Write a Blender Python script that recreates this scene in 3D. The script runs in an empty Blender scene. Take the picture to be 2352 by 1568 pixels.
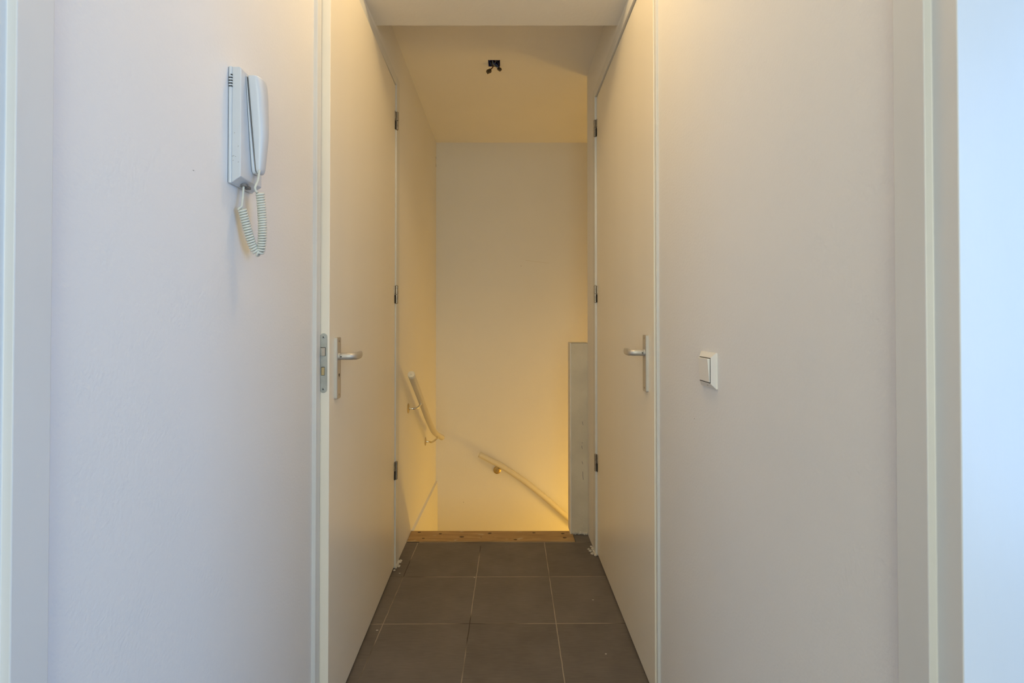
import bpy, bmesh, math, random
from mathutils import Vector, Matrix
random.seed(4)
R = math.radians
S = bpy.context.scene
COL = S.collection

# ------------------------------------------------------------------ camera
cam = bpy.data.cameras.new('camera'); co = bpy.data.objects.new('camera', cam); COL.objects.link(co)
co.location = (0, 0, 1.165)
co.rotation_euler = (R(90.6), 0, 0)
cam.sensor_width = 36; cam.lens = 1080 / 2352 * 36
cam.shift_x = (1176 - 1160) / 2352
cam.shift_y = (729.7 - 784) / 2352
cam.clip_start = 0.02
S.camera = co

# ------------------------------------------------------------------ world, lights, exposure
w = bpy.data.worlds.new('daylight'); S.world = w; w.use_nodes = True
bg = w.node_tree.nodes['Background']; bg.inputs[0].default_value = (0.45, 0.70, 1.0, 1); bg.inputs[1].default_value = 0.05
S.view_settings.view_transform = 'Standard'
S.view_settings.look = 'None'
S.view_settings.gamma = 1
S.view_settings.use_curve_mapping = False
S.view_settings.exposure = 0.09

def area(name, loc, target, sx, sy, col, power):
    l = bpy.data.lights.new(name, 'AREA'); l.shape = 'RECTANGLE'; l.size = sx; l.size_y = sy
    l.color = col; l.energy = power
    o = bpy.data.objects.new(name, l); COL.objects.link(o); o.location = loc
    o.rotation_euler = (Vector(target) - Vector(loc)).to_track_quat('-Z', 'Y').to_euler()
    return o
def point(name, loc, r, col, power):
    l = bpy.data.lights.new(name, 'POINT'); l.shadow_soft_size = r; l.color = col; l.energy = power
    o = bpy.data.objects.new(name, l); COL.objects.link(o); o.location = loc
    return o
area('window_light_right_room', (1.75, -0.55, 1.25), (-0.5, 0.9, 1.0), 1.2, 1.7, (0.30, 0.56, 1.0), 35)
area('window_light_left_room', (-1.7, -0.75, 1.35), (0.5, 0.9, 1.1), 1.2, 1.7, (0.52, 0.66, 0.88), 11)
area('fill_light_behind', (0, -1.5, 1.5), (0, 3, 1.2), 1.6, 1.8, (0.92, 0.95, 0.76), 35)  # added fill from behind the camera, lifts the dim corridor
point('hall_lamp_light', (-0.02, 1.20, 2.67), 0.09, (1.0, 0.69, 0.30), 12.0)
point('stair_lamp_light', (1.25, 3.07, -0.65), 0.07, (1.0, 0.575, 0.08), 24)
point('stair_fill_light', (1.5, 3.1, 0.6), 0.12, (1.0, 0.61, 0.20), 6.0)  # added fill in mid stairwell, no fitting there

# ------------------------------------------------------------------ materials
def mat(name, col, rough=0.5, metal=0.0, bump=0.0, bscale=60, var=0.0, vscale=3, stretch=(1, 1, 1), coat=0.0, vcol=None):
    m = bpy.data.materials.new(name); m.use_nodes = True
    nt = m.node_tree; N = nt.nodes; L = nt.links; b = N['Principled BSDF']
    b.inputs['Base Color'].default_value = (*col, 1); b.inputs['Roughness'].default_value = rough
    b.inputs['Metallic'].default_value = metal
    if coat: b.inputs['Coat Weight'].default_value = coat; b.inputs['Coat Roughness'].default_value = 0.12
    tc = N.new('ShaderNodeTexCoord'); mp = N.new('ShaderNodeMapping'); mp.inputs['Scale'].default_value = stretch
    L.new(tc.outputs['Object'], mp.inputs[0])
    n2 = N.new('ShaderNodeTexNoise'); n2.inputs['Scale'].default_value = vscale; n2.inputs['Detail'].default_value = 5
    L.new(mp.outputs[0], n2.inputs[0])
    mx = N.new('ShaderNodeMix'); mx.data_type = 'RGBA'
    mx.inputs[6].default_value = (*col, 1)
    v2 = vcol if vcol else tuple(c * (1 - var) for c in col)
    mx.inputs[7].default_value = (*v2, 1)
    rp = N.new('ShaderNodeValToRGB'); rp.color_ramp.elements[0].position = 0.4; rp.color_ramp.elements[1].position = 0.75
    L.new(n2.outputs[0], rp.inputs[0]); L.new(rp.outputs[0], mx.inputs[0]); L.new(mx.outputs[2], b.inputs['Base Color'])
    if bump:
        n = N.new('ShaderNodeTexNoise'); n.inputs['Scale'].default_value = bscale; n.inputs['Detail'].default_value = 3
        L.new(mp.outputs[0], n.inputs[0])
        bp = N.new('ShaderNodeBump'); bp.inputs['Strength'].default_value = bump; bp.inputs['Distance'].default_value = 0.002
        L.new(n.outputs[0], bp.inputs['Height']); L.new(bp.outputs[0], b.inputs['Normal'])
    return m

M = {}
M['wall'] = mat('wall_paint', (0.80, 0.785, 0.77), 0.75, bump=0.35, bscale=170, var=0.03, vscale=1.5)
M['ceil'] = mat('ceiling_paint', (0.84, 0.815, 0.78), 0.85, bump=0.25, bscale=90, var=0.04, vscale=2)
M['door'] = mat('door_lacquer', (0.86, 0.80, 0.69), 0.36, bump=0.12, bscale=25, var=0.02, vscale=2, stretch=(1, 3, .3))
M['frame'] = mat('frame_lacquer', (0.70, 0.695, 0.68), 0.38, bump=0.15, bscale=60, var=0.05, vscale=9, stretch=(1, 1, .3))
M['parapet'] = mat('worn_paint', (0.64, 0.57, 0.45), 0.7, bump=0.5, bscale=90, var=0.16, vscale=7)
M['smear'] = mat('sealant', (0.62, 0.58, 0.52), 0.8, bump=0.9, bscale=120, var=0.35, vscale=60)
M['alu'] = mat('satin_aluminium', (0.60, 0.58, 0.55), 0.5, metal=0.8, var=0.06, vscale=30, bump=0.05, bscale=300)
M['steel'] = mat('zinc_steel', (0.46, 0.48, 0.47), 0.45, metal=0.8, var=0.2, vscale=40)
M['hinge'] = mat('nickel_hinge', (0.40, 0.36, 0.31), 0.4, metal=0.85, var=0.35, vscale=80)
M['dark'] = mat('recess_shade', (0.02, 0.018, 0.016), 0.8)  # near-black puts the shade into gaps, slots and screw sockets
M['brass'] = mat('brass_bracket', (0.62, 0.50, 0.28), 0.3, metal=0.9, var=0.15, vscale=30)
M['chrome'] = mat('chrome_arm', (0.75, 0.74, 0.68), 0.22, metal=0.95)
M['rail'] = mat('rail_paint', (0.72, 0.67, 0.55), 0.42, var=0.05, vscale=12, bump=0.1)
M['plastic'] = mat('white_plastic', (0.64, 0.665, 0.695), 0.33, var=0.03, vscale=15, coat=0.2)
M['cord'] = mat('cord_plastic', (0.66, 0.66, 0.58), 0.45, var=0.08, vscale=40)
M['switch'] = mat('switch_plastic', (0.82, 0.80, 0.76), 0.35, var=0.02, vscale=20, coat=0.2)
M['bluebox'] = mat('blue_box_plastic', (0.012, 0.014, 0.11), 0.5)
M['wire_black'] = mat('black_wire', (0.015, 0.012, 0.012), 0.5)
M['wire_blue'] = mat('blue_wire', (0.03, 0.06, 0.22), 0.45)
M['wire_grey'] = mat('grey_wire', (0.16, 0.18, 0.19), 0.45)
M['wire_brown'] = mat('brown_wire', (0.10, 0.03, 0.015), 0.45)
M['block'] = mat('connector_plastic', (0.075, 0.055, 0.03), 0.5)
M['grime_seam_shade'] = mat('scuff_and_seam_shade', (0.20, 0.19, 0.18), 0.8)  # real scuffs, and the painted shade of the handset seam and switch slot
M['stairwood'] = mat('stair_wood', (0.45, 0.30, 0.15), 0.6, var=0.2, vscale=4, stretch=(1, 8, 8))

def wood_material():
    m = bpy.data.materials.new('pine_plank'); m.use_nodes = True
    nt = m.node_tree; N = nt.nodes; L = nt.links; b = N['Principled BSDF']; b.inputs['Roughness'].default_value = 0.55
    tc = N.new('ShaderNodeTexCoord'); mp = N.new('ShaderNodeMapping'); mp.inputs['Scale'].default_value = (2.2, 26, 26)
    L.new(tc.outputs['Object'], mp.inputs[0])
    n = N.new('ShaderNodeTexNoise'); n.inputs['Scale'].default_value = 2.2; n.inputs['Detail'].default_value = 7; n.inputs['Distortion'].default_value = 1.2
    L.new(mp.outputs[0], n.inputs[0])
    r = N.new('ShaderNodeValToRGB'); L.new(n.outputs[0], r.inputs[0])
    r.color_ramp.elements[0].position = 0.3; r.color_ramp.elements[0].color = (0.28, 0.165, 0.065, 1)
    r.color_ramp.elements[1].position = 0.7; r.color_ramp.elements[1].color = (0.47, 0.31, 0.14, 1)
    e = r.color_ramp.elements.new(0.5); e.color = (0.39, 0.24, 0.10, 1)
    # pale paint smudges
    mp2 = N.new('ShaderNodeMapping'); mp2.inputs['Scale'].default_value = (6, 14, 10); L.new(tc.outputs['Object'], mp2.inputs[0])
    n2 = N.new('ShaderNodeTexNoise'); n2.inputs['Scale'].default_value = 3; n2.inputs['Detail'].default_value = 8; L.new(mp2.outputs[0], n2.inputs[0])
    r2 = N.new('ShaderNodeValToRGB'); r2.color_ramp.elements[0].position = 0.62; r2.color_ramp.elements[1].position = 0.75; L.new(n2.outputs[0], r2.inputs[0])
    mx = N.new('ShaderNodeMix'); mx.data_type = 'RGBA'; mx.inputs[7].default_value = (0.55, 0.47, 0.34, 1)
    L.new(r.outputs[0], mx.inputs[6]); L.new(r2.outputs[0], mx.inputs[0]); L.new(mx.outputs[2], b.inputs['Base Color'])
    return m
M['pine'] = wood_material()
M['knot'] = mat('pine_knot', (0.10, 0.05, 0.02), 0.6, var=0.4, vscale=90)

def tile_material():
    m = bpy.data.materials.new('slate_tiles'); m.use_nodes = True
    nt = m.node_tree; N = nt.nodes; L = nt.links; b = N['Principled BSDF']
    def mth(op, a, c=None, d=None):
        n = N.new('ShaderNodeMath'); n.operation = op
        for i, v in enumerate((a, c, d)):
            if v is None: continue
            if isinstance(v, (int, float)): n.inputs[i].default_value = v
            else: L.new(v, n.inputs[i])
        return n.outputs[0]
    tc = N.new('ShaderNodeTexCoord'); sp = N.new('ShaderNodeSeparateXYZ'); L.new(tc.outputs['Object'], sp.inputs[0])
    x, y = sp.outputs[0], sp.outputs[1]
    wob = N.new('ShaderNodeTexNoise'); wob.inputs['Scale'].default_value = 25; wob.inputs['Detail'].default_value = 4
    L.new(tc.outputs['Object'], wob.inputs[0])
    wv = mth('MULTIPLY', mth('SUBTRACT', wob.outputs[0], 0.5), 0.0035)
    xs = mth('ADD', mth('SUBTRACT', x, mth('MULTIPLY', mth('SUBTRACT', y, 1.834), 0.016)), 0.137)
    u = mth('ADD', mth('DIVIDE', mth('ADD', xs, wv), 0.335), 20)
    ys = mth('SUBTRACT', mth('SUBTRACT', y, mth('MULTIPLY', x, 0.006)), 1.834)
    v = mth('ADD', mth('DIVIDE', mth('ADD', ys, wv), 0.336), 20)
    def dist(t):   # distance in metres to the nearest joint
        f = mth('FRACT', t)
        return mth('MULTIPLY', mth('MINIMUM', f, mth('SUBTRACT', 1, f)), 0.335)
    du, dv = dist(u), dist(v)
    d = mth('MINIMUM', du, dv)
    # joint mask
    g = N.new('ShaderNodeMapRange'); g.inputs[1].default_value = 0.0013; g.inputs[2].default_value = 0.0022
    g.inputs[3].default_value = 1; g.inputs[4].default_value = 0; L.new(d, g.inputs[0])
    # patchy pale / dark joint filling
    gn = N.new('ShaderNodeTexNoise'); gn.inputs['Scale'].default_value = 3.2; gn.inputs['Detail'].default_value = 3
    L.new(tc.outputs['Object'], gn.inputs[0])
    gr = N.new('ShaderNodeValToRGB'); L.new(gn.outputs[0], gr.inputs[0])
    gr.color_ramp.elements[0].position = 0.38; gr.color_ramp.elements[0].color = (0.045, 0.034, 0.026, 1)
    gr.color_ramp.elements[1].position = 0.50; gr.color_ramp.elements[1].color = (0.36, 0.30, 0.23, 1)
    # tile colour: fine streaks along x + clouds + per tile tone
    mp = N.new('ShaderNodeMapping'); mp.inputs['Scale'].default_value = (12, 150, 1); L.new(tc.outputs['Object'], mp.inputs[0])
    st = N.new('ShaderNodeTexNoise'); st.inputs['Scale'].default_value = 1.6; st.inputs['Detail'].default_value = 6; L.new(mp.outputs[0], st.inputs[0])
    cl = N.new('ShaderNodeTexNoise'); cl.inputs['Scale'].default_value = 7; cl.inputs['Detail'].default_value = 5; L.new(tc.outputs['Object'], cl.inputs[0])
    cmb = N.new('ShaderNodeCombineXYZ'); L.new(mth('FLOOR', u), cmb.inputs[0]); L.new(mth('FLOOR', v), cmb.inputs[1])
    wn = N.new('ShaderNodeTexWhiteNoise'); L.new(cmb.outputs[0], wn.inputs[0])
    t = mth('ADD', mth('ADD', mth('MULTIPLY', st.outputs[0], 0.42), mth('MULTIPLY', cl.outputs[0], 0.42)), mth('MULTIPLY', wn.outputs[0], 0.10))
    tr = N.new('ShaderNodeValToRGB'); L.new(t, tr.inputs[0])
    tr.color_ramp.elements[0].position = 0.28; tr.color_ramp.elements[0].color = (0.112, 0.094, 0.082, 1)
    tr.color_ramp.elements[1].position = 0.66; tr.color_ramp.elements[1].color = (0.195, 0.166, 0.146, 1)
    mx = N.new('ShaderNodeMix'); mx.data_type = 'RGBA'; L.new(g.outputs[0], mx.inputs[0]); L.new(tr.outputs[0], mx.inputs[6]); L.new(gr.outputs[0], mx.inputs[7])
    L.new(mx.outputs[2], b.inputs['Base Color'])
    b.inputs['Roughness'].default_value = 0.62
    h = mth('SUBTRACT', mth('MULTIPLY', st.outputs[0], 0.35), g.outputs[0])
    bp = N.new('ShaderNodeBump'); bp.inputs['Strength'].default_value = 0.35; bp.inputs['Distance'].default_value = 0.0015
    L.new(h, bp.inputs['Height']); L.new(bp.outputs[0], b.inputs['Normal'])
    return m
M['tiles'] = tile_material()

# ------------------------------------------------------------------ mesh helpers
def link(name, bm, m, parent=None, smooth=False, bevel=0.0, seg=2, kind=None):
    bmesh.ops.recalc_face_normals(bm, faces=bm.faces)
    me = bpy.data.meshes.new(name); bm.to_mesh(me); bm.free()
    me.materials.append(M[m] if isinstance(m, str) else m)
    if smooth:
        for p in me.polygons: p.use_smooth = True
    o = bpy.data.objects.new(name, me); COL.objects.link(o)
    if bevel:
        b = o.modifiers.new('edge', 'BEVEL'); b.width = bevel; b.segments = seg; b.limit_method = 'ANGLE'; b.angle_limit = R(40)
        b.harden_normals = False
    if parent: o.parent = parent
    if kind: o['kind'] = kind
    return o
def struct(name, bm, m, parent=None, **k):
    return link(name, bm, m, parent, kind=None if parent else 'structure', **k)
def box(bm, x0, x1, y0, y1, z0, z1):
    vs = [bm.verts.new((x, y, z)) for z in (z0, z1) for x, y in ((x0, y0), (x1, y0), (x1, y1), (x0, y1))]
    for f in ((0, 1, 2, 3), (4, 5, 6, 7), (0, 1, 5, 4), (1, 2, 6, 5), (2, 3, 7, 6), (3, 0, 4, 7)):
        bm.faces.new([vs[i] for i in f])
    return vs
def prism(bm, pts, z0, z1):
    a = [bm.verts.new((p[0], p[1], z0)) for p in pts]; b = [bm.verts.new((p[0], p[1], z1)) for p in pts]
    n = len(pts)
    bm.faces.new(a[::-1]); bm.faces.new(b)
    for i in range(n): bm.faces.new((a[i], a[(i + 1) % n], b[(i + 1) % n], b[i]))
def loft(bm, rings, cap=True):
    rs = [[bm.verts.new(p) for p in r] for r in rings]; n = len(rs[0])
    for a, b in zip(rs, rs[1:]):
        for i in range(n): bm.faces.new((a[i], a[(i + 1) % n], b[(i + 1) % n], b[i]))
    if cap: bm.faces.new(rs[0][::-1]); bm.faces.new(rs[-1])
def frames(pts):
    pts = [Vector(p) for p in pts]; T = []
    for i in range(len(pts)):
        a = pts[max(i - 1, 0)]; b = pts[min(i + 1, len(pts) - 1)]; T.append((b - a).normalized())
    u = T[0].orthogonal().normalized(); out = []
    for p, t in zip(pts, T):
        u = (u - t * u.dot(t)).normalized(); out.append((p, u, t.cross(u).normalized()))
    return out
def tube(bm, pts, r, n=12, cap=True):
    fr = frames(pts); rr = r if isinstance(r, (list, tuple)) else [r] * len(fr)
    loft(bm, [[p + (u * math.cos(2 * math.pi * k / n) + v * math.sin(2 * math.pi * k / n)) * q for k in range(n)] for (p, u, v), q in zip(fr, rr)], cap)
def smooth_path(P, sub=8):
    P = [Vector(p) for p in P]; out = []
    for i in range(len(P) - 1):
        a = P[max(i - 1, 0)]; b = P[i]; c = P[i + 1]; d = P[min(i + 2, len(P) - 1)]
        for k in range(sub):
            t = k / sub
            out.append(0.5 * (2 * b + (c - a) * t + (2 * a - 5 * b + 4 * c - d) * t * t + (3 * b - a - 3 * c + d) * t ** 3))
    out.append(P[-1]); return out
def lathe_axis(bm, p, axis, prof, n=24):
    """prof = [(distance along axis, radius)]"""
    a = Vector(axis).normalized(); u = a.orthogonal().normalized(); v = a.cross(u)
    loft(bm, [[Vector(p) + a * d + (u * math.cos(2 * math.pi * k / n) + v * math.sin(2 * math.pi * k / n)) * r for k in range(n)] for d, r in prof])
def empty(name, loc, label=None, cat=None, group=None, kind=None):
    o = bpy.data.objects.new(name, None); COL.objects.link(o); o.location = loc; o.empty_display_size = 0.05
    if label: o['label'] = label
    if cat: o['category'] = cat
    if group: o['group'] = group
    if kind: o['kind'] = kind
    return o
def part(name, bm, m, root, **k):
    """mesh given in world coordinates, stored relative to the thing's own base"""
    p = root; off = Vector((0, 0, 0))
    while p is not None: off += Vector(p.location); p = p.parent
    bmesh.ops.translate(bm, verts=bm.verts, vec=-off)
    return link(name, bm, m, root, **k)

# ------------------------------------------------------------------ the setting
XL, XR = -0.542, 0.475          # near wall faces
XL2, XR2 = -0.524, 0.4565       # wall faces beyond the doors
OUT_L, OUT_R = -0.72, 0.66      # outer faces of the side walls
YE, YB = 2.602, 3.57            # end of the right wall, back wall
ZS, ZC, ZH = 2.372, 2.537, 2.76 # soffit, landing ceiling, hall ceiling
DT = 2.305                      # door head

bm = bmesh.new()
prism(bm, [(-2.4, -1.6), (2.4, -1.6), (2.4, YE), (0.376, YE), (0.376, 2.510), (-0.72, 2.510), (-2.4, 2.510)], -0.12, 0)
struct('floor', bm, 'tiles')

# left wall: near piece, header over the door, far piece, stair side piece, unseen slab added behind the door against stray light
bm = bmesh.new()
box(bm, OUT_L, XL, 0.551, 1.3245, 0, ZH)
box(bm, OUT_L, -0.531, 1.3245, 1.42, DT + 0.045, ZH)
box(bm, OUT_L, XL2, 1.42, 2.31, DT + 0.045, ZH)
box(bm, OUT_L, XL2, 2.31, YB + 0.1, 0, ZH)
box(bm, OUT_L, XL2, 2.638, YB + 0.1, -2.6, 0)
box(bm, OUT_L, OUT_L + 0.05, 1.3245, 2.31, 0, DT + 0.045)
box(bm, OUT_L, XL, -1.6, -0.45, 0, ZH)
box(bm, OUT_L, XL, -0.45, 0.551, 2.36, ZH)
struct('wall_left', bm, 'wall')
# lower lining of the stair side, with its narrow ledge at landing level
bm = bmesh.new()
v = [(XL2, 2.640, 0.006), (XL2, YB, -0.030), (XL2, YB, -2.5), (XL2, 2.640, -2.5)]
a = [bm.verts.new(p) for p in v]; b = [bm.verts.new((XL2 + 0.014, p[1], p[2] - (0.004 if i < 2 else 0))) for i, p in enumerate(v)]
bm.faces.new(a); bm.faces.new(b[::-1])
for i in range(4): bm.faces.new((a[i], b[i], b[(i + 1) % 4], a[(i + 1) % 4]))
struct('trim_1', bm, 'wall')

bm = bmesh.new()
box(bm, XR, OUT_R, 0.561, 1.448, 0, ZH)
box(bm, 0.467, OUT_R, 1.448, 1.50, DT + 0.045, ZH)
box(bm, XR2, OUT_R, 1.50, 2.42, DT + 0.045, ZH)
box(bm, XR2, OUT_R, 2.42, YE, 0, ZH)
box(bm, OUT_R - 0.05, OUT_R, 1.448, 2.42, 0, DT + 0.045)  # added out-of-view slab, keeps stray light from behind the door
box(bm, XR, OUT_R, -1.6, -0.45, 0, ZH)
box(bm, XR, OUT_R, -0.45, 0.561, 2.36, ZH)
struct('wall_right', bm, 'wall')

bm = bmesh.new(); box(bm, OUT_L, 2.4, YB, YB + 0.12, -2.6, ZC)
struct('wall_back', bm, 'wall')
bm = bmesh.new(); box(bm, 2.3, 2.4, YE, YB, -2.6, ZC); box(bm, OUT_R, 2.4, YE - 0.1, YE, 0.0, ZH)
struct('wall_stair', bm, 'wall')

# low parapet wall beside the stairs, with corner bead
bm = bmesh.new()
box(bm, 0.3625, 2.3, YE, YE + 0.09, 0.0, 1.052)
par = struct('wall_parapet', bm, 'parapet', bevel=0.003)
bm = bmesh.new(); box(bm, 0.360, 0.3645, YE - 0.0015, YE + 0.091, 0.0, 1.0535)
part('corner_bead', bm, 'wall', par, bevel=0.0012)
bm = bmesh.new(); box(bm, 0.3625, 0.4565, YE - 0.002, YE + 0.09, 1.0525, 1.0555)
part('cap_strip', bm, 'parapet', par, bevel=0.001)
bm = bmesh.new()   # underside lining of the stair void
box(bm, 0.376, 2.3, YE + 0.001, YE + 0.09, -2.6, -0.001); box(bm, OUT_L, 0.376, 2.50, 2.60, -2.6, -0.13)
struct('wall_front', bm, 'wall')

# ceilings: the landing ceiling has a square opening for the junction box
HX0, HX1, HY0, HY1 = -0.089, -0.026, 2.442, 2.504
bm = bmesh.new()
box(bm, OUT_L, HX0, 1.9, YB, ZC, ZC + 0.1); box(bm, HX1, 2.4, 1.9, YB, ZC, ZC + 0.1)
box(bm, HX0, HX1, 1.9, HY0, ZC, ZC + 0.1); box(bm, HX0, HX1, HY1, YB, ZC, ZC + 0.1)
box(bm, OUT_L, OUT_R, 1.70, 1.898, ZS, ZH + 0.1)
box(bm, -2.4, 2.4, -1.6, 1.70, ZH, ZH + 0.1)
struct('ceiling', bm, 'ceil')

# near door frames left and right of the camera (only their far jambs are in view)
bm = bmesh.new()
prism(bm, [(0.465, 0.561), (0.465, 0.519), (0.474, 0.519), (0.474, 0.490), (OUT_R, 0.490), (OUT_R, 0.561)], 0, 2.36)
struct('trim_2', bm, 'frame', bevel=0.0012)
bm = bmesh.new()
prism(bm, [(-0.531, 0.551), (-0.531, 0.508), (-0.542, 0.508), (-0.542, 0.486), (OUT_L, 0.486), (OUT_L, 0.551)], 0, 2.36)
struct('trim_3', bm, 'frame', bevel=0.0012)
for nm, x0, x1 in (('trim_4', 0.465, OUT_R), ('trim_5', OUT_L, -0.531)):
    bm = bmesh.new(); box(bm, x0, x1, -0.50, -0.452, 0, 2.36); struct(nm, bm, 'frame', bevel=0.0012)

# ---- door frame left
bm = bmesh.new()
box(bm, -0.66, -0.531, 1.3245, 1.3535, 0, DT + 0.045)
box(bm, -0.66, -0.5195, 2.245, 2.31, 0, DT + 0.045)
box(bm, -0.66, -0.5205, 1.3535, 2.245, DT, DT + 0.045)
box(bm, -0.66, -0.575, 1.3535, 1.372, 0, DT)      # stops
box(bm, -0.66, -0.575, 2.228, 2.245, 0, DT)
fl = struct('trim_6', bm, 'frame', bevel=0.0015)
# ---- door frame right
bm = bmesh.new()
box(bm, 0.467, 0.61, 1.448, 1.4575, 0, DT + 0.045)
box(bm, 0.4525, 0.61, 2.366, 2.42, 0, DT + 0.045)
box(bm, 0.4535, 0.61, 1.4575, 2.366, DT, DT + 0.045)
box(bm, 0.512, 0.61, 1.4575, 1.480, 0, DT)
box(bm, 0.512, 0.61, 2.35, 2.366, 0, DT)
fr_ = struct('trim_7', bm, 'frame', bevel=0.0015)

def smear(root, pts, s):
    bm = bmesh.new()
    for (x, y, z, r) in pts:
        m0 = Matrix.Translation((x, y, z)) @ Matrix.Rotation(random.random() * 3, 4, 'Z') @ Matrix.Diagonal((1.2, .9, .8, 1))
        g = bmesh.ops.create_icosphere(bm, subdivisions=2, radius=r, matrix=m0)
        for v in g['verts']:
            v.co += Vector((random.uniform(-1, 1), random.uniform(-1, 1), random.uniform(-1, 1))) * r * .18
            v.co.z = max(v.co.z, 0.0002)
    return part('sealant_smear', bm, 'smear', root)
smear(fl, [(-0.5185, 2.244 + i * .011, .002 + .004 * random.random(), .005 + .004 * random.random()) for i in range(7)] +
      [(-0.508, 2.262, .001, .008), (-0.514, 2.300, .001, .009), (-0.511, 2.315, .0, .007), (-0.5215, 2.225, .0, .005)], 1)
smear(fr_, [(0.452, 2.362 + i * .012, .003 + .004 * random.random(), .006 + .004 * random.random()) for i in range(7)] +
      [(0.441, 2.385, .0, .009), (0.436, 2.412, .0, .009), (0.430, 2.432, .0, .007), (0.449, 2.46, .0, .006)], 1)
smear(par, [(0.375 + i * .0105, YE - .001, .004 + .006 * random.random(), .005 + .004 * random.random()) for i in range(8)], 1)

def mark(root, a, b, rad, m='grime_seam_shade', nm='scuff_mark'):
    a, b = Vector(a), Vector(b); c = (a + b) / 2 + Vector((random.uniform(-1, 1), 0, random.uniform(-1, 1))) * (b - a).length * .06
    bm = bmesh.new(); tube(bm, smooth_path([a, c, b], 5), rad, 6); part(nm, bm, m, root)
wb = bpy.data.objects['wall_back']; wl = bpy.data.objects['wall_left']; wr = bpy.data.objects['wall_right']; flo = bpy.data.objects['floor']
mark(wb, (.155, YB, 1.640), (.335, YB, 1.618), .0007, 'parapet', 'scratch')
mark(wb, (.120, YB, 1.598), (.124, YB, 1.594), .0015)
mark(wb, (-.315, YB, -.188), (-.312, YB, -.194), .0016)
mark(wl, (XL, .8135, 1.430), (XL, .8165, 1.430), .0006)
mark(wl, (XL2, 3.555, 2.425), (XL2, 3.560, 2.350), .0022)
mark(wr, (XR, 1.180, 0.925), (XR, 1.183, 0.924), .0006)
for x, z0, z1 in ((.423, .487, .47), (.424, .505, .50), (.425, .40, .385), (.428, .345, .30), (.427, .62, .60)):
    mark(par, (x, YE, z0), (x + .004, YE, z1), .0012)
for x, y in ((-.548, 2.20), (.355, 1.667), (-.485, 1.795), (-.505, 1.53), (-.14, 2.165), (.37, 1.99)):
    bm = bmesh.new(); bmesh.ops.create_icosphere(bm, subdivisions=2, radius=random.uniform(.0022, .0036), matrix=Matrix.Translation((min(max(x, -.49), .44), y, 0)) @ Matrix.Diagonal((1.6, .8, .4, 1)))
    part('paint_fleck', bm, 'smear', flo)

# ------------------------------------------------------------------ doors with hardware
def hinge(root, x, y, z, s, leafdir):
    """barrel hinge in two knuckles with a small leaf; s = direction into the corridor"""
    bm = bmesh.new()
    tube(bm, [(x, y, z + 0.001), (x, y, z + 0.042)], 0.0072, 16)
    tube(bm, [(x, y, z + 0.042), (x, y, z + 0.0445)], [0.0060, 0.003], 16)
    box(bm, x - s * 0.010, x - s * 0.004, y - 0.019, y - 0.0, z + 0.002, z + 0.041)
    h = part('hinge', bm, 'hinge', root, bevel=0.0008)
    bm = bmesh.new()
    tube(bm, [(x, y, z - 0.042), (x, y, z - 0.001)], 0.0068, 16)
    tube(bm, [(x, y, z - 0.0445), (x, y, z - 0.042)], [0.003, 0.0060], 16)
    part('lower_knuckle', bm, 'hinge', h, bevel=0.0008)
    bm = bmesh.new(); box(bm, x - s * 0.012, x - s * 0.0035, y - 0.014, y - 0.007, z - 0.043, z - 0.003)
    part('hinge_gap_shade', bm, 'dark', h)  # dark strip stands in for shade beside the lower knuckle

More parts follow.
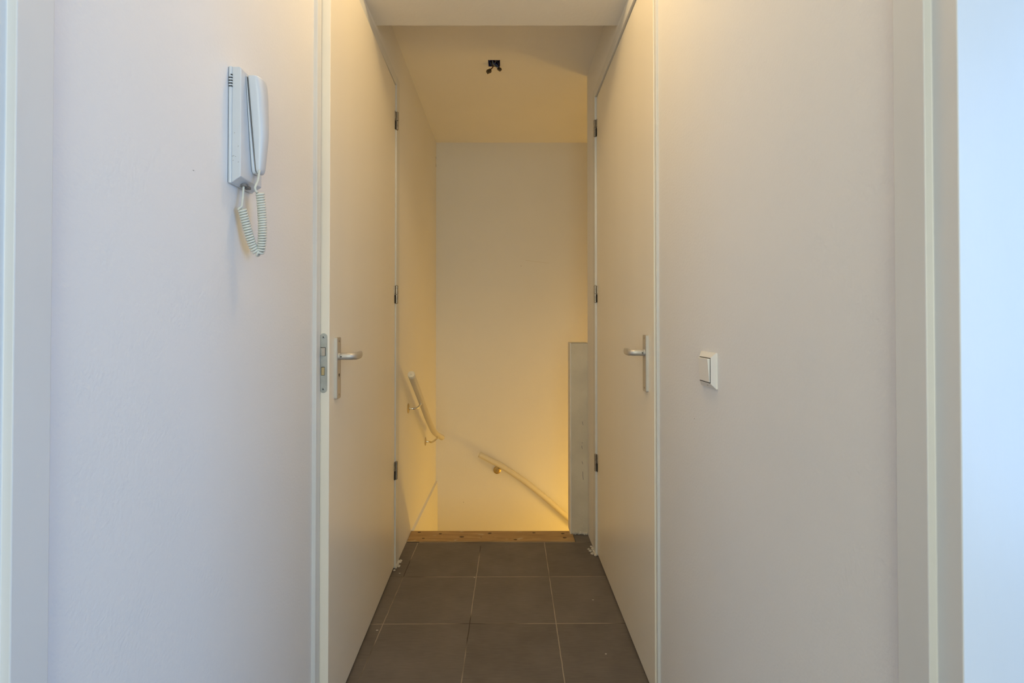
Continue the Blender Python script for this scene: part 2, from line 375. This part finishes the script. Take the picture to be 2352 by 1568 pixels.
def handle_set(root, x, y, s, zc, keyhole):
    """x = door face, s = +1 when the corridor is on the +x side; y = plate centre"""
    zt, zb = zc + 0.0575, zc - 0.1265
    bm = bmesh.new()
    hw = 0.0180
    pts = []
    for cy, cz, a0 in ((y + hw - .004, zt - .004, 0), (y - hw + .004, zt - .004, 90), (y - hw + .004, zb + .004, 180), (y + hw - .004, zb + .004, 270)):
        for k in range(5):
            a = R(a0 + k * 22.5); pts.append((cy + .004 * math.cos(a), cz + .004 * math.sin(a)))
    loft(bm, [[(x, p, q) for p, q in pts], [(x + s * 0.0075, p, q) for p, q in pts],
              [(x + s * 0.0088, y + (p - y) * .92, zc - .0345 + (q - zc + .0345) * .99) for p, q in pts]])
    pl = part('handle_plate', bm, 'alu', root)
    xf = x + s * 0.0088
    for z in (zt - 0.012, zb + 0.012):
        bm = bmesh.new(); lathe_axis(bm, (xf - s * .0005, y, z), (s, 0, 0), [(0, .0034), (.0009, .0034), (.0012, .0026)], 14)
        part('screw', bm, 'hinge', pl)
    if keyhole:
        bm = bmesh.new(); lathe_axis(bm, (xf - s * .0006, y, zc - .0555), (s, 0, 0), [(0, .0044), (.0009, .0044)], 16)
        box(bm, xf - s * .0006, xf + s * .0003, y - .002, y + .002, zc - .070, zc - .055)
        part('keyhole', bm, 'dark', pl)
        bm = bmesh.new(); box(bm, xf - s * .0003, xf + s * .0006, y - .0015, y + .0030, zc - .0735, zc - .0625)
        part('keyhole_rim', bm, 'alu', pl)
    # lever: collar, neck that leaves the door, flattened grip that turns towards the hinges
    bm = bmesh.new()
    lathe_axis(bm, (xf, y, zc), (s, 0, 0), [(-.0005, .0115), (.0035, .0115), (.0042, .0100)], 24)
    lv = part('lever', bm, 'alu', root, smooth=False)
    N = 24; rings = []
    path = [(0.0, 0.0, 1.0, 1.0), (0.010, 0, 1, 1), (0.022, 0.0, 1, 1), (0.032, 0.0005, 1, 1), (0.037, 0.003, 1.0, 1.0), (0.0425, 0.009, 1.0, .85),
            (0.0450, 0.022, 1.1, .68), (0.0445, 0.045, 1.12, .55), (0.0425, 0.070, 1.1, .5), (0.0395, 0.092, 1.02, .45), (0.0378, 0.1010, .92, .38), (0.0373, 0.1032, .6, .2)]
    P = [Vector((xf + s * a, y + b, zc)) for a, b, _, _ in path]
    for i, (a, b, sz, sn) in enumerate(path):
        t = (P[min(i + 1, len(P) - 1)] - P[max(i - 1, 0)]).normalized(); n = t.cross(Vector((0, 0, 1))).normalized()
        rings.append([P[i] + n * (math.cos(2 * math.pi * k / N) * .0100 * sn) + Vector((0, 0, math.sin(2 * math.pi * k / N) * .0106 * sz)) for k in range(N)])
    bm = bmesh.new(); loft(bm, rings); part('grip', bm, 'alu', lv, smooth=True)
    bm = bmesh.new(); lathe_axis(bm, (xf + s * .0085, y - .0097, zc - .0005), (0, -1, 0), [(0, .0021), (.0006, .0021)], 12)
    part('grub_screw', bm, 'dark', lv)
    return pl

# left door, standing slightly ajar
LY0, LY1, LXF = 1.3555, 2.2415, -0.5255
dl = empty('door_1', (LXF, LY1, 0), kind='structure')
bm = bmesh.new(); box(bm, LXF - 0.040, LXF, LY0 + 0.0010, LY1, 0.012, DT - 0.004)
part('door_leaf', bm, 'door', dl, bevel=0.0015)
# lock case front in the door edge
yl = LY0 + 0.0004; xc = LXF - 0.0160; zt, zb = 1.1345, 0.963
bm = bmesh.new(); pts = []
for k in range(13): a = math.pi * k / 12; pts.append((xc + .0105 * math.cos(a), zt - .0105 + .0105 * math.sin(a)))
for k in range(13): a = math.pi + math.pi * k / 12; pts.append((xc + .0105 * math.cos(a), zb + .0105 + .0105 * math.sin(a)))
loft(bm, [[(p, yl + .001, q) for p, q in pts], [(p, yl - .0010, q) for p, q in pts]])
lf = part('lock_front', bm, 'steel', dl)
for z in (zt - .011, zb + .011):
    bm = bmesh.new(); lathe_axis(bm, (xc - .0005, yl - .001, z), (0, -1, 0), [(0, .0040), (.0005, .0038), (.0009, .0030)], 16); s_ = part('lock_screw', bm, 'steel', lf)
    bm = bmesh.new(); lathe_axis(bm, (xc - .0005, yl - .0018, z), (0, -1, 0), [(0, .0021), (.0004, .0018)], 6); part('screw_recess', bm, 'dark', lf)
bm = bmesh.new(); box(bm, xc - .0085, xc + .0060, yl - .0014, yl - .0009, 1.0695, 1.0945); part('latch_opening', bm, 'dark', lf)
bm = bmesh.new()   # bevelled latch bolt
a = [(-.0085, 0), (-.0085, -.0020), (-.0020, -.0095), (.0050, -.0020), (.0050, 0)]
prism(bm, [(xc + p, yl - .0012 + q) for p, q in a], 1.0705, 1.0930); part('latch_bolt', bm, 'chrome', lf, bevel=0.0004)
bm = bmesh.new(); box(bm, xc - .0065, xc + .0035, yl - .0015, yl - .0009, 1.0135, 1.0380); part('bolt_opening', bm, 'dark', lf)
bm = bmesh.new(); box(bm, xc - .0050, xc + .0030, yl - .0030, yl - .0012, 1.0145, 1.0365); part('dead_bolt', bm, 'brass', lf, bevel=0.0004)
handle_set(dl, LXF, 1.4160, 1, 1.0640, True)
for z in (2.133, 1.300, 0.463): hinge(dl, LXF + 0.0075, LY1 + 0.0055, z, 1, -1)
dl.rotation_euler = (0, 0, R(1.22))

RY0, RY1, RXF = 1.4600, 2.3635, 0.4625
dr = empty('door_2', (RXF, RY1, 0), kind='structure')
bm = bmesh.new(); box(bm, RXF, RXF + 0.040, RY0, RY1, 0.010, DT - 0.004)
part('door_leaf', bm, 'door', dr, bevel=0.0015)
handle_set(dr, RXF, 1.5345, -1, 1.0680, False)
for z in (2.147, 1.310, 0.464): hinge(dr, RXF - 0.0075, RY1 + 0.0045, z, -1, -1)

# ------------------------------------------------------------------ stair head plank
t = empty('threshold_plank', (0, 2.55, 0), 'knotty pine plank between the dark tiles and the top of the stairs', 'threshold')
bm = bmesh.new()
prism(bm, [(XL2 + .001, 2.512), (0.3735, 2.512), (0.3735, 2.600), (0.3590, 2.600), (0.3590, 2.638), (XL2 + .001, 2.638)], -0.035, 0.0045)
pl = part('plank', bm, 'pine', t, bevel=0.003)
for i, (x, y, r) in enumerate([(-.475, 2.618, .006), (-.44, 2.545, .005), (-.355, 2.60, .006), (-.235, 2.562, .008), (-.085, 2.606, .007), (.055, 2.53, .006), (.16, 2.612, .006), (.318, 2.602, .007), (.322, 2.552, .007), (-.13, 2.56, .003)]):
    bm = bmesh.new()
    g = bmesh.ops.create_circle(bm, cap_ends=True, segments=12, radius=r, matrix=Matrix.Translation((x, y, 0.0050)) @ Matrix.Diagonal((1.5, 1, 1, 1)))
    for v in list(bm.verts): v.co += Vector((random.uniform(-1, 1), random.uniform(-1, 1), 0)) * r * .2
    e = bmesh.ops.extrude_face_region(bm, geom=list(bm.faces)); bmesh.ops.translate(bm, verts=[v for v in e['geom'] if isinstance(v, bmesh.types.BMVert)], vec=(0, 0, -.001))
    part('knot', bm, 'knot', pl)
bm = bmesh.new()
box(bm, -0.520, -0.455, 2.5065, 2.5115, 0.0, 0.0015)
part('edge_gap_shade', bm, 'dark', pl)  # dark strip paints the shade where plank and tiles meet

# steps turning down to the right, below the landing
bm = bmesh.new()
for i, (x0, x1, y0, y1) in enumerate([(-.508, .36, 2.70, 3.568), (0.0, .36, 2.70, 3.568), (.36, .60, 2.70, 3.568), (.60, .84, 2.70, 3.568), (.84, 1.08, 2.70, 3.568), (1.08, 1.32, 2.70, 3.568), (1.32, 1.56, 2.70, 3.568), (1.56, 1.80, 2.70, 3.568)]):
    z = -.24 - .19 * i - (.5 if i == 0 else .5)
    box(bm, x0, x1, y0, y1, z - .04, z)
struct('floor_steps', bm, 'stairwood')
bm = bmesh.new(); box(bm, OUT_L, 2.3, 2.60, YB, -2.6, -2.55); struct('floor_lower', bm, 'stairwood')

# ------------------------------------------------------------------ handrails
t = empty('handrail', (XL2, 2.7, 0.7), 'cream round handrail on the left stair wall, ending in a flat round cap', 'handrail', 'stair handrails')
path = smooth_path([(-.4595, 2.305, .912), (-.4595, 2.574, .745), (-.4595, 2.82, .587), (-.4535, 2.99, .480), (-.436, 3.08, .430), (-.418, 3.13, .403)], 8)
bm = bmesh.new(); tube(bm, path, 0.0178, 24)
rl = part('rail', bm, 'rail', t, smooth=True)
d0 = (path[0] - path[1]).normalized()
bm = bmesh.new(); lathe_axis(bm, path[0] + d0 * .0001, d0, [(0, .0178), (.002, .0175), (.0034, .0158), (.0036, .002)], 28)
part('end_cap', bm, 'rail', rl)
bm = bmesh.new(); lathe_axis(bm, path[0] + d0 * .0037, d0, [(0, .0016), (.0004, .0012)], 10)
part('cap_screw', bm, 'dark', rl)
for (y, z, top) in ((2.549, .703, Vector((-.4595, 2.582, .727))), (3.10, .385, Vector((-.440, 3.06, .424)))):
    bm = bmesh.new(); lathe_axis(bm, (XL2 + .0002, y, z), (1, 0, 0), [(0, .0265), (.0025, .0265), (.0045, .021), (.006, .008)], 28)
    br = part('bracket', bm, 'brass', t)
    bm = bmesh.new(); tube(bm, smooth_path([(XL2 + .004, y, z), (XL2 + .028, y + .001, z - .003), (XL2 + .048, (y + top.y) / 2, z + .001), (top.x - .003, top.y, top.z - .009), (top.x + .001, top.y, top.z + .004)], 6), 0.0056, 12)
    part('arm', bm, 'chrome', br, smooth=True)
    bm = bmesh.new(); d = (path[9] - path[8]).normalized()
    tube(bm, [top - d * .016 + Vector((0, 0, .001)), top + d * .016 + Vector((0, 0, .001))], .0055, 8); part('saddle', bm, 'chrome', br)

yr = YB - 0.066
t = empty('handrail', (0.1, YB, 0.0), 'cream round handrail curving down to the right across the back wall', 'handrail', 'stair handrails')
path = smooth_path([(-.190, yr, .186), (-.12, yr, .150), (-.03, yr, .103), (.07, yr, .040), (.19, yr, -.046), (.32, yr, -.152), (.46, yr, -.275), (.75, yr, -.53), (1.2, yr, -.93)], 8)
bm = bmesh.new(); tube(bm, path, 0.0195, 24)
rl = part('rail', bm, 'rail', t, smooth=True)
d0 = (path[0] - path[1]).normalized()
bm = bmesh.new(); lathe_axis(bm, path[0] + d0 * .0001, d0, [(0, .0195), (.002, .0192), (.0034, .0172), (.0036, .002)], 28)
part('end_cap', bm, 'rail', rl)
for (x, z, top) in ((-.060, .052, Vector((-.045, yr, .092))), (.62, -.46, Vector((.64, yr, -.44)))):
    bm = bmesh.new(); lathe_axis(bm, (x, YB - .0002, z), (0, -1, 0), [(0, .0290), (.003, .0290), (.0050, .0255), (.0105, .0235), (.013, .018), (.014, .003)], 32)
    br = part('bracket', bm, 'brass', t, smooth=False)
    bm = bmesh.new(); tube(bm, smooth_path([(x, YB - .006, z), (x, YB - .035, z - .002), (x + .004, yr + .010, z + .006), (top.x, yr, top.z - .010)], 6), .0052, 12)
    part('arm', bm, 'brass', br, smooth=True)

# ------------------------------------------------------------------ intercom
t = empty('wall_intercom', (XL, .955, 1.44), 'white wall intercom phone with a curly cord on the left wall', 'intercom')
bm = bmesh.new(); box(bm, XL + .0010, XL + .0072, .9150, .9960, 1.4385, 1.6680)
part('wall_plate', bm, 'plastic', t, bevel=0.0012)
bm = bmesh.new()
box(bm, XL + .0001, XL + .0011, .9162, .9950, 1.4400, 1.6660)
part('wall_gap_shade', bm, 'dark', t)  # dark sheet stands in for the shadow gap behind the plate
bm = bmesh.new()
def bring(x, y0, y1, z0, z1): return [(x, y0, z0), (x, y1, z0), (x, y1, z1), (x, y0, z1)]
loft(bm, [bring(-.5352, .9165, .9945, 1.4395, 1.6675), bring(-.5200, .9130, .9930, 1.4475, 1.6655), bring(-.5150, .9120, .9920, 1.4500, 1.6625)])
bs = part('base_unit', bm, 'plastic', t, bevel=0.0016, seg=3)
for i in range(5):
    z = 1.6505 - .0056 * i
    bm = bmesh.new(); box(bm, -.5405 + (.004 if i == 0 else 0), -.5335, .9140, .9170, z - .0008, z + .0008)
    part('vent_slot', bm, 'dark', bs)
bm = bmesh.new(); lathe_axis(bm, (-.526, .944, 1.4405), (0, 0, -1), [(-.004, .006), (.0012, .006), (.0018, .0045)], 14)
box(bm, -.531, -.521, .950, .962, 1.4375, 1.4425); part('cord_socket', bm, 'grime_seam_shade', bs)
# scuffs on the near side of the base
for (x, z, a, l) in ((-.530, 1.4910, .2, .006), (-.526, 1.4890, -.5, .003), (-.531, 1.4820, .1, .0025), (-.520, 1.5090, 1.2, .003), (-.5285, 1.536, 1.3, .003), (-.5195, 1.478, 1.4, .003), (-.5335, 1.4905, .1, .002)):
    yq = .9165 + (x + .5352) * (-.0035 / .0152) - .0001
    bm = bmesh.new(); dx, dz = math.cos(a) * l / 2, math.sin(a) * l / 2
    tube(bm, [(x - dx, yq, z - dz), (x, yq, z + .0004), (x + dx, yq, z + dz)], [.0001, .0004, .0001], 6); part('scuff_mark', bm, 'grime_seam_shade', bs)

def sect(x0, x1, y0, y1, z, e0=4.0, n=40, fr=0.0):
    """rounded section; the front (x1) side is fuller and rounder"""
    out = []
    cx, cy, a, b = (x0 + x1) / 2, (y0 + y1) / 2, (x1 - x0) / 2, (y1 - y0) / 2
    for k in range(n):
        th = 2 * math.pi * k / n; c, s = math.cos(th), math.sin(th)
        e = 2.6 if c > 0 else 6.0
        r = (abs(c) ** e + abs(s) ** e) ** (-1 / e)
        out.append((cx + a * c * r, cy + b * s * r, z))
    return out
ZT, ZB = 1.6580, 1.4685
def hs(k):   # k 0 bottom .. 1 top: near y, far y, seam x, front x
    y0 = .9500 + (.9270 - .9500) * k ** .9; y1 = .973 - .005 * k
    seam = -.5060 - .0070 * k
    front = -.4955 + .0110 * min(1, k / .42) - .004 * max(0, (k - .80) / .20) ** 2
    return y0, y1, seam, front
prof = [(0, .55), (.012, .80), (.03, .92), (.06, .985), (.12, 1), (.25, 1), (.4, 1), (.55, 1), (.7, 1), (.82, 1), (.92, 1), (.965, .99), (.985, .96), (.995, .90), (1.0, .80)]
fr, bk = [], []
for k, s in prof:
    y0, y1, seam, front = hs(k); cy = (y0 + y1) / 2; hy = (y1 - y0) / 2 * s; z = ZB + (ZT - ZB) * k
    fr.append(sect(seam + .0003, seam + (front - seam) * (s if k < .5 else .4 + .6 * s), cy - hy, cy + hy, z))
    bk.append(sect(-.5143, seam - .0003, cy - hy * .985, cy + hy * .985, z - .0005))
bm = bmesh.new(); loft(bm, fr); hd = part('handset', bm, 'plastic', t, smooth=True)
hd.modifiers.new('sub', 'SUBSURF').levels = 1; hd.modifiers['sub'].render_levels = 2
bm = bmesh.new(); loft(bm, bk); part('handset_back', bm, 'plastic', hd, smooth=True)
bm = bmesh.new()
loft(bm, [[(p[0] * 1.0, (p[1] - .957) * .96 + .957, p[2]) for p in sect(hs(k)[2] - .0012, hs(k)[2] + .0012, hs(k)[0] + .0010, hs(k)[1] - .001, ZB + .004 + (ZT - ZB - .008) * k)] for k, _ in prof])
part('handset_seam_shade', bm, 'grime_seam_shade', hd)  # dark insert paints the shade between the two handset shells

# curly cord
bm = bmesh.new()
A = smooth_path([(-.5260, .9440, 1.4440), (-.5255, .9405, 1.420), (-.5240, .9335, 1.396)], 6)
B = smooth_path([(-.4975, .9500, 1.4740), (-.4990, .9465, 1.452), (-.5015, .9405, 1.436), (-.5000, .9440, 1.428)], 6)
core = smooth_path([(-.5230, .9330, 1.392), (-.5200, .9400, 1.368), (-.5160, .9475, 1.340), (-.5120, .9560, 1.3175), (-.5060, .9625, 1.3080), (-.5000, .9620, 1.3160), (-.4960, .9590, 1.340), (-.4955, .9580, 1.370), (-.4965, .9560, 1.400), (-.4975, .9520, 1.430)], 40)
fcs = frames(core); L = [0]
for a, b in zip(core, core[1:]): L.append(L[-1] + (b - a).length)
pitch = .0051; helix = []
steps = int(L[-1] / pitch * 14); j = 0
for i in range(steps + 1):
    s = L[-1] * i / steps
    while j < len(L) - 2 and L[j + 1] < s: j += 1
    f = (s - L[j]) / max(1e-9, L[j + 1] - L[j]); p = core[j].lerp(core[j + 1], f); u, v_ = fcs[j][1], fcs[j][2]
    a = 2 * math.pi * s / pitch; r = .0064
    helix.append(p + (u * math.cos(a) + v_ * math.sin(a)) * r)
tube(bm, helix, .00235, 8); tube(bm, A + [helix[0]], .0021, 10); tube(bm, B + [helix[-1]], .0021, 10)
part('curly_cord', bm, 'cord', t, smooth=True)

# ------------------------------------------------------------------ light switch
t = empty('light_switch', (XR, 1.0915, 1.057), 'square white rocker light switch on the right wall', 'light switch')
y0, y1, z0, z1 = 1.051, 1.132, 1.016, 1.097
def sq(x, i, j=None):
    j = i if j is None else j
    return [(x, y0 + i, z0 + j), (x, y1 - i, z0 + j), (x, y1 - i, z1 - j), (x, y0 + i, z1 - j)]
bm = bmesh.new(); loft(bm, [sq(XR, 0), sq(XR - .0040, 0), sq(XR - .0045, .0012), sq(XR - .0112, .0105, .0105), sq(XR - .0112, .0125, .0125), sq(XR - .0090, .0125, .0125)])
part('switch_frame', bm, 'switch', t, bevel=0.0006)
bm = bmesh.new(); box(bm, XR - .0116, XR - .0085, y0 + .0118, y1 - .0118, z0 + .0118, z1 - .0118); part('rocker_gap_shade', bm, 'dark', t)  # slightly proud dark plate paints the shaded outline of the rocker
bm = bmesh.new()
a, b, c, d = y0 + .0132, y1 - .0132, z0 + .0132, z1 - .0132
loft(bm, [[(XR - .009, a, c), (XR - .009, b, c), (XR - .009, b, d), (XR - .009, a, d)],
          [(XR - .0128, a + .001, c + .0006), (XR - .0128, b - .001, c + .0006), (XR - .0172, b - .001, d - .0006), (XR - .0172, a + .001, d - .0006)]])
part('rocker', bm, 'switch', t, bevel=0.0008)
bm = bmesh.new(); box(bm, XR - .0078, XR - .0070, 1.083, 1.089, z0 + .0050, z0 + .0062); part('release_slot', bm, 'grime_seam_shade', t)

# ------------------------------------------------------------------ ceiling junction box with loose wires
t = empty('junction_box', ((HX0 + HX1) / 2, (HY0 + HY1) / 2, ZC), 'open dark blue junction box in the ceiling with loose wires', 'junction box')
bm = bmesh.new(); e = .0006
box(bm, HX0 + e, HX1 - e, HY0 + e, HY1 - e, ZC + .045, ZC + .048)
for q in ((HX0 + e, HX0 + .004, HY0 + e, HY1 - e), (HX1 - .004, HX1 - e, HY0 + e, HY1 - e), (HX0 + .004, HX1 - .004, HY0 + e, HY0 + .004), (HX0 + .004, HX1 - .004, HY1 - .004, HY1 - e)):
    box(bm, *q, ZC - .0008, ZC + .045)
part('box_shell', bm, 'bluebox', t)
for i in range(9):
    u = random.random(); sd = random.choice((0, 0, 1, 2, 3))
    x, y = ((HX0 + u * (HX1 - HX0), HY0), (HX0, HY0 + u * (HY1 - HY0)), (HX1, HY0 + u * (HY1 - HY0)), (HX0 + u * (HX1 - HX0), HY1))[sd]
    bm = bmesh.new(); bmesh.ops.create_icosphere(bm, subdivisions=1, radius=random.uniform(.0015, .0032), matrix=Matrix.Translation((x, y, ZC)))
    part('plaster_crumb', bm, 'smear', t)
cx, cy = (HX0 + HX1) / 2, (HY0 + HY1) / 2
def wire(P, m, r=.0016, nm='wire'):
    bm = bmesh.new(); tube(bm, smooth_path(P, 8), r, 8); return part(nm, bm, m, t, smooth=True)
w1 = wire([(cx + .006, cy + .010, ZC + .030), (cx + .000, cy + .012, ZC + .002), (cx - .010, cy + .014, ZC - .016), (cx - .022, cy + .012, ZC - .030)], 'wire_brown', .0028)
wire([(cx + .026, cy - .020, ZC + .025), (cx + .004, cy - .008, ZC - .003), (cx - .006, cy + .012, ZC - .004), (cx - .020, cy + .020, ZC + .02)], 'wire_grey', .0022)
wire([(cx - .010, cy - .024, ZC + .025), (cx - .006, cy - .004, ZC - .004), (cx + .006, cy + .010, ZC - .008), (cx + .016, cy + .010, ZC - .016)], 'wire_grey', .0034)
wire([(cx - .022, cy - .016, ZC + .025), (cx - .004, cy - .008, ZC - .002), (cx + .012, cy - .002, ZC - .008), (cx + .022, cy + .008, ZC - .016)], 'wire_blue', .0026)
wire([(cx + .012, cy - .024, ZC + .025), (cx + .020, cy - .008, ZC - .002), (cx + .024, cy + .004, ZC - .008), (cx + .026, cy + .010, ZC - .014)], 'wire_black', .0026)
wire([(cx - .026, cy + .024, ZC + .02), (cx - .014, cy + .014, ZC - .002), (cx + .004, cy + .018, ZC - .006), (cx + .018, cy + .012, ZC - .014)], 'wire_black', .0024)
wire([(cx - .028, cy - .02, ZC + .02), (cx - .020, cy + .004, ZC + .0), (cx - .010, cy + .022, ZC + .004)], 'wire_blue', .002)
def block(c, rot, sz, nm='connector'):
    bm = bmesh.new(); mt = Matrix.Translation(c) @ rot
    sx, sy, szz = sz
    vs = box(bm, -sx, sx, -sy, sy, -szz, szz)
    bmesh.ops.transform(bm, matrix=mt, verts=bm.verts)
    return part(nm, bm, 'block', t, bevel=0.0012)
block(Vector((cx - .0285, cy + .0125, ZC - .036)), Matrix.Rotation(R(-30), 4, 'Y') @ Matrix.Rotation(R(15), 4, 'Z'), (.0120, .008, .0080))
block(Vector((cx + .0275, cy + .0155, ZC - .023)), Matrix.Rotation(R(42), 4, 'Y') @ Matrix.Rotation(R(-25), 4, 'Z'), (.0105, .006, .0075))
